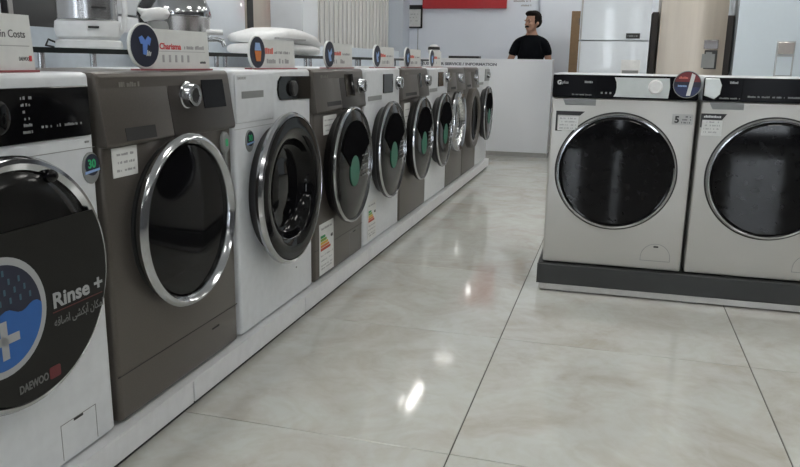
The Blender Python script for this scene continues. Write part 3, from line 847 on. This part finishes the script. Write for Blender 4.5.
# c) long low white appliance
t = thing('steam_iron_station', 'long low white steam appliance with a dark seam on the glass shelf', 'kitchen appliance', (-1.93, 4.06, ZS), R(90))
t.scale = (1.25, 1.1, 1.12)
def loft(name, secs, material, parent):
    bm = bmesh.new(); rings = []
    for x, yw, z0, z1 in secs:
        P = []
        for k in range(16):
            a = 2*PI*k/16
            ca, sa = math.cos(a), math.sin(a)
            P.append(bm.verts.new((x, yw*math.copysign(abs(ca)**.6, ca), (z0+z1)/2+(z1-z0)/2*math.copysign(abs(sa)**.7, sa))))
        rings.append(P)
    for A, B in zip(rings, rings[1:]):
        for k in range(16): bm.faces.new((A[k], A[(k+1) % 16], B[(k+1) % 16], B[k]))
    bm.faces.new(rings[0][::-1]); bm.faces.new(rings[-1])
    return finish(name, bm, material, parent, 60)
loft('base', [(-.30, .05, .0, .03), (-.29, .11, .0, .05), (-.1, .14, .0, .06), (.2, .14, .0, .06), (.33, .10, .0, .05), (.35, .05, .0, .03)], M_WHITE_PLASTIC, t)
loft('top_shell', [(-.29, .05, .055, .08), (-.26, .12, .05, .105), (-.1, .14, .05, .135), (.06, .14, .05, .135), (.22, .13, .045, .115), (.36, .09, .03, .085), (.41, .04, .035, .06)], M_WHITE_PLASTIC, t)
box('dark_seam', -.24, .05, -.147, -.12, .074, .081, M_INK_L, t)

# ------------------------------------------------------------------ refrigerators and blind along the left wall
def wall_fridge(y0, y1, m, label, seam_z=None, h=1.85, handle=None, cat='refrigerator'):
    t = thing('refrigerator', label, cat, (XL+.01, (y0+y1)/2, 0), RZ-.0086)
    # local x runs along +Y, front faces +X, i.e. local -y
    hwid = (y1-y0)/2
    box('body', -hwid, hwid, -.40, -.0, .03, h, m, t, .006, 2)
    if seam_z:
        box('lower_door', -hwid, hwid, -.455, -.404, .06, seam_z-.004, m, t, .008, 2)
        box('upper_door', -hwid, hwid, -.455, -.404, seam_z+.004, h, m, t, .008, 2)
    else:
        box('door', -hwid, hwid, -.455, -.404, .06, h, m, t, .008, 2)
    if handle is not None:
        tube('handle', [(handle, -.458, .9), (handle, -.49, .92), (handle, -.49, 1.6), (handle, -.458, 1.62)], .012, M_CHROME, t)
    for sx in (-1, 1): box('foot', sx*(hwid-.06)-.02, sx*(hwid-.06)+.02, -.38, -.34, 0, .03, M_BLACK, t)
    return t
wall_fridge(1.72, 2.435, M_WHITE, 'white refrigerator by the left wall behind the in Costs sign')
gf = wall_fridge(2.465, 3.06, M_GREY_FR, 'graphite grey refrigerator by the left wall behind the steel cylinder')
box('edge_trim', -.2975, -.275, -.460, -.455, .1, 1.8, M_ALU, gf)
wall_fridge(3.09, 3.70, M_WHITE, 'white refrigerator by the left wall directly behind the steel urn', 1.17)
wall_fridge(3.73, 4.43, M_FRIDGE_W, 'glossy white refrigerator by the left wall just past the steel urn')
cf = wall_fridge(4.45, 4.80, M_BEIGE, 'narrow champagne steel refrigerator by the left wall behind the steam appliance')
box('dark_gap_strip', -.172, -.09, -.458, -.455, .1, 1.8, M_BLACK, cf)  # black strip on the door stands in for the dark gap beside it
struct(box('wall_left_pier', XL+.001, -2.30, 5.31, 5.60, 0, ZC, mat('white_pier_paint', (.76, .79, .83), .6, vary=.01)))
bl = thing('vertical_blind', 'pale vertical slat blind on the left wall before the pillar', 'blind', (XL+.03, 6.6, 0))
box('head_rail', -.02, .03, -.9, 2.28, 2.3, 2.35, M_WHITE_PLASTIC, bl)
sl = None
for k in range(26):
    if sl is None:
        sl = box('slat', -.006, .006, -.058, .058, .05, 2.3, M_BLIND, bl, .004, 2); s_ = sl
    else:
        s_ = sl.copy(); C.objects.link(s_); s_.parent = bl
    s_.location = (.02, -.84+.123*k, 0); s_.rotation_euler = (0, 0, R(5))

# ------------------------------------------------------------------ service counter
YC0 = 7.96
ct = thing('service_counter', 'white service counter lettered customer service / information', 'counter', (0, 0, 0))
box('front_panel', -2.5, -.668, YC0, YC0+.03, .05, 1.0, M_COUNTER, ct, .002, 1)
box('ledge', -2.5, -.662, YC0-.004, YC0+.18, 1.0, 1.022, M_COUNTER, ct, .002, 1)
box('side_panel', -.698, -.668, YC0+.03, YC0+.175, .05, 1.0, M_COUNTER, ct)
box('kick_board', -2.49, -.68, YC0+.02, YC0+.17, 0, .049, M_ALU, ct)
box('inner_shelf', -2.5, -.70, YC0+.031, YC0+.17, .70, .72, M_COUNTER, ct)
text('counter_lettering', 'CUSTOMER SERVICE / INFORMATION', .038, -2.075, YC0-.0012, .950, mat('counter_ink', (.16, .17, .20), .6), ct, 'LEFT', .0018, width=.83)
t = thing('document_tray', 'flat black tray lying on the service counter ledge', 'tray', (-1.61, YC0+.10, 1.0222))
box('tray_floor', -.165, .165, -.06, .06, 0, .006, M_BLACK, t)
for q in ((-.165, .165, -.06, -.054), (-.165, .165, .054, .06), (-.165, -.159, -.054, .054), (.159, .165, -.054, .054)): box('tray_wall', q[0], q[1], q[2], q[3], .006, .024, M_BLACK, t)
# white bowl-like thing by the last sign
t = thing('desk_globe', 'small round white and dark ornament on the counter behind the last sign', 'ornament', (-1.95, YC0+.08, 1.0222))
lathe_up('ball', 0, 0, .012, [(0, 0), (.03, .006), (.058, .035), (.066, .07), (.055, .105), (.03, .126), (0, .132)], M_WHITE_PLASTIC, t, 32, 60)
lathe_up('base', 0, 0, 0, [(0, 0), (.04, 0), (.03, .016), (0, .016)], M_BLACK, t, 24)
lathe_up('dark_band', 0, 0, .085, [(.0655, 0), (.067, .008), (.062, .03), (.059, .032)], M_BLACK, t, 32)

# wall things behind the counter
t = thing('red_sign', 'wide red sign board high on the back wall', 'sign', (-1.86, YB-.001, 1.615))
box('board', -.515, .515, -.06, 0, 0, .5, M_RED, t, .006, 2)
lm = thing('sign_lamp', 'small lamp on an arm in front of the red sign board', 'lamp', (-1.62, YB-.062, 1.80))
tube('arm', [(0, 0, .0), (0, -.2, .0), (0, -.29, .015)], .006, M_GREY, lm)
box('tube', -.022, .022, -.31, -.29, .0, .05, mat('small_lamp', (1, .98, .95), .5, emit=7, vary=0), lm, .006, 2)
t2 = thing('picture_frame', 'small black framed certificate on the back wall beside the pillar', 'picture frame', (-2.50, YB-.001, 1.385))
fb = bmesh.new()
for q in ((-.12, .115, 0, .018), (-.12, .115, .225, .275), (-.12, -.1, 0, .275), (.095, .115, 0, .275)): add_box(fb, q[0], q[1], -.02, 0, q[2], q[3])
finish('frame', fb, M_BLACK, t2)
ctf = box('sheet', -.1, .095, -.012, -.002, .018, .225, M_PAPER, t2)
dashes('print', -.07, .06, .16, .015, -.0125, M_INK_L, ctf, 81, .4, 3, .04)
tag(tube('cable', [(-2.44, YB-.004, 1.385), (-2.44, YB-.004, .9), (-2.44, YB-.004, .4)], .004, M_GREY), 'thin grey cable hanging below the framed certificate', 'cable')
t3 = thing('wall_lettering', 'small grey lines of lettering on the wall right of the red sign', 'lettering', (-1.17, YB-.0008, 1.62))
dashes('upper_line', -.10, .12, .07, .022, 0, M_INK_L, t3, 82, .9)
dashes('lower_line', -.01, .12, .02, .022, 0, M_INK_L, t3, 83, .9)

# ------------------------------------------------------------------ refrigerators at the back right
def dispenser(t, x0, x1, z0, z1, m_frame, m_in, y):
    d = box('dispenser', x0, x1, y-.004, y+.002, z0, z1, m_frame, t, .002, 1)
    box('recess', x0+.012, x1-.012, y-.006, y-.002, z0+.015, z0+(z1-z0)*.62, m_in, d)
    box('nozzle', (x0+x1)/2-.02, (x0+x1)/2+.02, y-.016, y-.004, z0+(z1-z0)*.54, z0+(z1-z0)*.62, M_GREY, d)
    return d
YFr = 7.2
def fridge(x0, x1, m, label, seam_z=None, h=1.82, curve=0.0):
    t = thing('refrigerator', label, 'refrigerator', ((x0+x1)/2, YFr, 0), 0, 'refrigerators along the back')
    hwid = (x1-x0)/2
    box('body', -hwid, hwid, .065, .66, .04, h, m, t, .006, 2)
    def door(nm, z0, z1):
        n = 14
        pts = [(-hwid+2*hwid*k/n) for k in range(n+1)]
        bm = bmesh.new()
        fr = [(x, -curve*(1-(x/hwid)**2)) for x in pts]
        loop = fr + [(hwid, .06), (-hwid, .06)]
        a = [bm.verts.new((x, y, z0)) for x, y in loop]; b = [bm.verts.new((x, y, z1)) for x, y in loop]
        bm.faces.new(a[::-1]); bm.faces.new(b)
        k_ = len(loop)
        for k in range(k_): bm.faces.new((a[k], a[(k+1) % k_], b[(k+1) % k_], b[k]))
        return finish(nm, bm, m, t, 30)
    if seam_z:
        lo = door('lower_door', .07, seam_z-.005); hi = door('upper_door', seam_z+.005, h)
    else:
        lo = door('door', .07, h); hi = lo
    for sx in (-1, 1): box('foot', sx*(hwid-.06)-.02, sx*(hwid-.06)+.02, .1, .14, 0, .04, M_BLACK, t)
    return t, lo, hi
t, lo, hi = fridge(-.378, .238, M_FRIDGE_W, 'glossy white two-door refrigerator with small dark display, left of the three', 1.192)
c_ = (-.378+.238)/2
ds = box('display', .035-c_, .155-c_, -.006, .001, 1.212, 1.258, M_BLACK, hi)
dashes('print', .05-c_, .14-c_, 1.228, .014, -.0066, M_GREY, ds, 91, .8)
dispenser(lo, .012-c_, .178-c_, .78, 1.025, M_WHITE_PLASTIC, M_GREY, 0)
box('edge_handle', -.300, -.288, -.016, .0, 1.2, 1.8, M_ALU, hi, .004, 2)
box('edge_handle', -.300, -.288, -.016, .0, .6, 1.18, M_ALU, lo, .004, 2)
t, lo, hi = fridge(.318, .872, M_BEIGE, 'champagne coloured steel refrigerator with dark dispenser, middle of the three', None, 1.82, .035)
c_ = (.318+.872)/2
d = box('dispenser_panel', .672-c_, .815-c_, -.030, .0, 1.125, 1.205, mat('dark_bronze_panel', (.07, .05, .045), .25, coat=.4), lo, .003, 1)
d2 = box('dispenser_bay', .672-c_, .815-c_, -.029, .0, .955, 1.118, M_BLACK, lo, .002, 1)
box('bay_back', .690-c_, .797-c_, -.031, -.027, .965, 1.085, M_GREY, d2)
box('nozzle', .72-c_, .77-c_, -.045, -.029, 1.075, 1.10, M_GREY, d2)
t, lo, hi = fridge(.955, 1.66, M_COOLW, 'tall cool white refrigerator with pale dispenser, right of the three')
c_ = (.955+1.66)/2
d = box('dispenser', 1.285-c_, 1.432-c_, -.004, .002, .90, 1.20, mat('pale_silver', (.5, .52, .53), .25, metal=.5), lo, .002, 1)
box('dispenser_head', 1.295-c_, 1.422-c_, -.02, -.004, 1.09, 1.19, mat('silver_print', (.55, .50, .46), .2, metal=.8), d, .004, 1)
box('bay_back', 1.30-c_, 1.418-c_, -.006, -.003, .915, 1.07, M_COOLW, d)
tag(box('dark_slab', .252, .306, YFr+.12, YFr+.60, 0, 1.45, M_DBROWN, None, .004, 1), 'dark upright slab in the gap between glossy white and champagne refrigerators', 'board', 'dark slabs between refrigerators')  # dark slabs fill the gaps between the refrigerators
tag(box('dark_slab', .884, .942, YFr+.12, YFr+.60, 0, 1.42, M_DBROWN, None, .004, 1), 'dark upright slab in the gap between champagne and cool white refrigerators', 'board', 'dark slabs between refrigerators')
t = thing('cardboard_box', 'tall flat brown cardboard box against the back wall by the white refrigerator', 'cardboard box', (-.30, 8.6, 0))
box('carton', -.245, .25, 0, .16, 0, 1.545, M_CARD, t, .004, 1)
box('tape', -.02, .03, -.0012, .0, .02, 1.54, mat('tape', (.42, .29, .16), .35), t)
box('carton_mark', -.165, -.155, -.0014, .0, 1.40, 1.47, M_INK, t)

# ------------------------------------------------------------------ the man behind the counter
def skin_obj(name, verts, edges, radii, root=0, sub=2):
    me = bpy.data.meshes.new(name)
    me.from_pydata(verts, edges, [])
    o = bpy.data.objects.new(name, me); C.objects.link(o)
    md = o.modifiers.new('s', 'SKIN'); md.use_smooth_shade = True
    for k, r_ in enumerate(radii):
        sv = me.skin_vertices[0].data[k]
        sv.radius = r_ if isinstance(r_, tuple) else (r_, r_)
        sv.use_root = (k == root)
    s = o.modifiers.new('u', 'SUBSURF'); s.levels = sub; s.render_levels = sub
    return o
def bake(o):
    bpy.context.view_layer.update()
    dg = bpy.context.evaluated_depsgraph_get()
    me = bpy.data.meshes.new_from_object(o.evaluated_get(dg))
    bpy.data.objects.remove(o)
    return me
def remeshed(name, meshes, voxel, material, smooth_it=4):
    bm = bmesh.new()
    for me in meshes: bm.from_mesh(me)
    me = bpy.data.meshes.new(name); bm.to_mesh(me); bm.free()
    o = bpy.data.objects.new(name, me); C.objects.link(o)
    r_ = o.modifiers.new('r', 'REMESH'); r_.mode = 'VOXEL'; r_.voxel_size = voxel; r_.use_smooth_shade = True
    if smooth_it:
        s = o.modifiers.new('m', 'SMOOTH'); s.factor = .5; s.iterations = smooth_it
    me2 = bake(o); me2.name = name
    me2.materials.clear(); me2.materials.append(material)
    for p_ in me2.polygons: p_.use_smooth = True
    o2 = bpy.data.objects.new(name, me2); C.objects.link(o2)
    return o2
def blob(loc, rad, rot=None, seg=24):
    bm = bmesh.new()
    mt = Matrix.Translation(loc)
    if rot: mt = mt @ rot
    bmesh.ops.create_uvsphere(bm, u_segments=seg, v_segments=seg//2, radius=1, matrix=mt @ Matrix.Diagonal((rad[0], rad[1], rad[2], 1)))
    me = bpy.data.meshes.new('b'); bm.to_mesh(me); bm.free()
    return me

# person space: x to the photo's right, facing -Y, feet at z=0, height about 1.6
def person():
    base = Vector((-.96, 8.52, 0))
    # skeleton
    V_ = [(0, 0, .80), (0, 0, .92), (0, .01, 1.08), (0, .015, 1.22), (0, .02, 1.30), (.0, .005, 1.36), (.004, -.002, 1.40)]
    r_ = [(.138, .10), (.128, .095), (.138, .103), (.135, .10), (.075, .070), (.052, .052), (.05, .05)]
    E_ = [(k, k+1) for k in range(6)]
    def chain(start, pts, rs):
        prev = start
        for p_, q in zip(pts, rs):
            V_.append(p_); r_.append(q); E_.append((prev, len(V_)-1)); prev = len(V_)-1
        return prev
    for s in (-1, 1):
        dx = -.01 if s < 0 else .0
        hand = chain(3, [(s*.085, .02, 1.262), (s*.150+dx, .02, 1.235), (s*.184+dx, .01, 1.12), (s*.212+dx*3, -.0, 1.00), (s*.232+dx*2, -.02, .88), (s*.238+dx, -.045, .785), (s*.238+dx, -.05, .745)],
                     [.062, .050, .042, .038, .033, .025, (.036, .018)])
        px, py, pz = V_[hand]
        palm = chain(hand, [(px, py-.004, pz-.05)], [(.016, .038)])
        for k, (fy_, ln) in enumerate(((-.030, .062), (-.010, .075), (.011, .07), (.030, .055))):
            chain(palm, [(px, py+fy_, pz-.075), (px-s*.004, py+fy_*1.1, pz-.075-ln*.55), (px-s*.016, py+fy_*1.1, pz-.075-ln)], [.0095, .0085, .007])
        chain(hand, [(px-s*.008, py-.036, pz-.03), (px-s*.014, py-.052, pz-.058), (px-s*.018, py-.056, pz-.082)], [.012, .010, .008])
        chain(0, [(s*.085, 0, .74), (s*.095, -.01, .45), (s*.10, .015, .24), (s*.10, .03, .085), (s*.105, -.02, .035), (s*.11, -.11, .028)], [.085, .06, .05, .036, .036, .026])
    bodym = bake(skin_obj('bp', V_, E_, r_, 0, 2))
    # head turned to the photo's left
    yaw = R(-40)
    T = Matrix.Translation((.004, -.012, 1.448)) @ Matrix.Rotation(yaw, 4, 'Z') @ Matrix.Rotation(R(2), 4, 'X')
    def H(p_, rad, rot=None): return blob(T @ Vector(p_), rad, Matrix.Rotation(yaw, 4, 'Z') @ (rot or Matrix.Identity(4)))
    # head space: face towards -Y, centre of skull at origin
    heads = [H((0, .012, .030), (.073, .090, .085)), H((0, -.018, -.025), (.060, .066, .072)), H((0, -.040, -.070), (.040, .042, .034)),
             H((0, -.088, -.010), (.0125, .017, .026), Matrix.Rotation(R(-18), 4, 'X')), H((0, -.098, -.026), (.016, .014, .012)),
             H((0, -.078, .022), (.052, .014, .012)), H((.030, -.062, -.020), (.022, .02, .018)), H((-.030, -.062, -.020), (.022, .02, .018)),
             H((.072, .010, -.008), (.010, .020, .032)), H((-.072, .010, -.008), (.010, .020, .032)),
             H((0, -.078, -.060), (.026, .012, .009)), blob((-.008, .012, 1.375), (.055, .056, .08))]
    body = remeshed('person', [bodym] + heads, .0065, M_SKIN, 5)
    body.location = base
    body.scale = (.98, .98, .98)
    tag(body, 'person with dark hair and moustache in a black t-shirt behind the white counter, looking left', 'person')
    # hair
    hairs = [H((0, .024, .050), (.082, .090, .082)), H((0, .060, .010), (.072, .056, .070)), H((0, -.020, .095), (.070, .066, .034)),
             H((.066, .020, .020), (.016, .040, .042)), H((-.066, .020, .020), (.016, .040, .042)), H((.068, -.020, .004), (.008, .010, .03)), H((-.068, -.020, .004), (.008, .010, .03))]
    hair = remeshed('hair', hairs, .006, M_HAIR, 3)
    # keep the face free: drop hair verts in front of the hairline
    bm = bmesh.new(); bm.from_mesh(hair.data); Ti = T.inverted()
    kill = []
    for v in bm.verts:
        q = Ti @ v.co
        if q.y < -.030 and q.z < .068 or (q.y < .02 and q.z < -.01 and abs(q.x) < .06): kill.append(v)
    bmesh.ops.delete(bm, geom=kill, context='VERTS'); bm.to_mesh(hair.data); bm.free()
    hair.parent = body
    st = remeshed('moustache', [H((.013, -.083, -.046), (.019, .012, .010), Matrix.Rotation(R(14), 4, 'Y')), H((-.013, -.083, -.046), (.019, .012, .010), Matrix.Rotation(R(-14), 4, 'Y'))], .004, M_HAIR, 1)
    st.parent = body
    for s in (-1, 1):
        e = H((s*.028, -.071, .004), (.010, .006, .006)); e.materials.append(mat('eye_dark', (.03, .025, .022), .3)); eo = bpy.data.objects.new('eye', e); C.objects.link(eo); eo.parent = body
        b = H((s*.025, -.081, .024), (.017, .007, .006)); b.materials.append(M_HAIR); bo = bpy.data.objects.new('eyebrow', b); C.objects.link(bo); bo.parent = body
    # t-shirt
    SV = [(0, 0, .84), (0, 0, .95), (0, .01, 1.09), (0, .015, 1.22), (0, .018, 1.295), (0, .015, 1.325)]
    SR = [(.165, .118), (.162, .115), (.166, .120), (.152, .115), (.085, .080), (.064, .062)]
    SE = [(k, k+1) for k in range(5)]
    for s in (-1, 1):
        dx = -.01 if s < 0 else 0
        pv = 3
        for p_, q in (((s*.085, .02, 1.262), .072), ((s*.150+dx, .02, 1.232), .060), ((s*.182+dx, .012, 1.14), .056), ((s*.200+dx*2, .004, 1.07), .056)):
            SV.append(p_); SR.append(q); SE.append((pv, len(SV)-1)); pv = len(SV)-1
    sm = bake(skin_obj('sp', SV, SE, SR, 0, 2))
    shirt = remeshed('t_shirt', [sm], .010, M_SHIRT, 4); shirt.parent = body
    TV = [(0, 0, .86), (0, 0, .79)]; TR = [(.162, .122), (.155, .115)]; TE = [(0, 1)]
    for s in (-1, 1):
        pv = 1
        for p_, q in (((s*.088, 0, .70), .095), ((s*.095, -.01, .45), .074), ((s*.10, .015, .24), .064), ((s*.10, .03, .07), .055)):
            TV.append(p_); TR.append(q); TE.append((pv, len(TV)-1)); pv = len(TV)-1
    tm = bake(skin_obj('tp', TV, TE, TR, 0, 2))
    tr = remeshed('trousers', [tm], .012, M_TROUSER, 3); tr.parent = body
person()
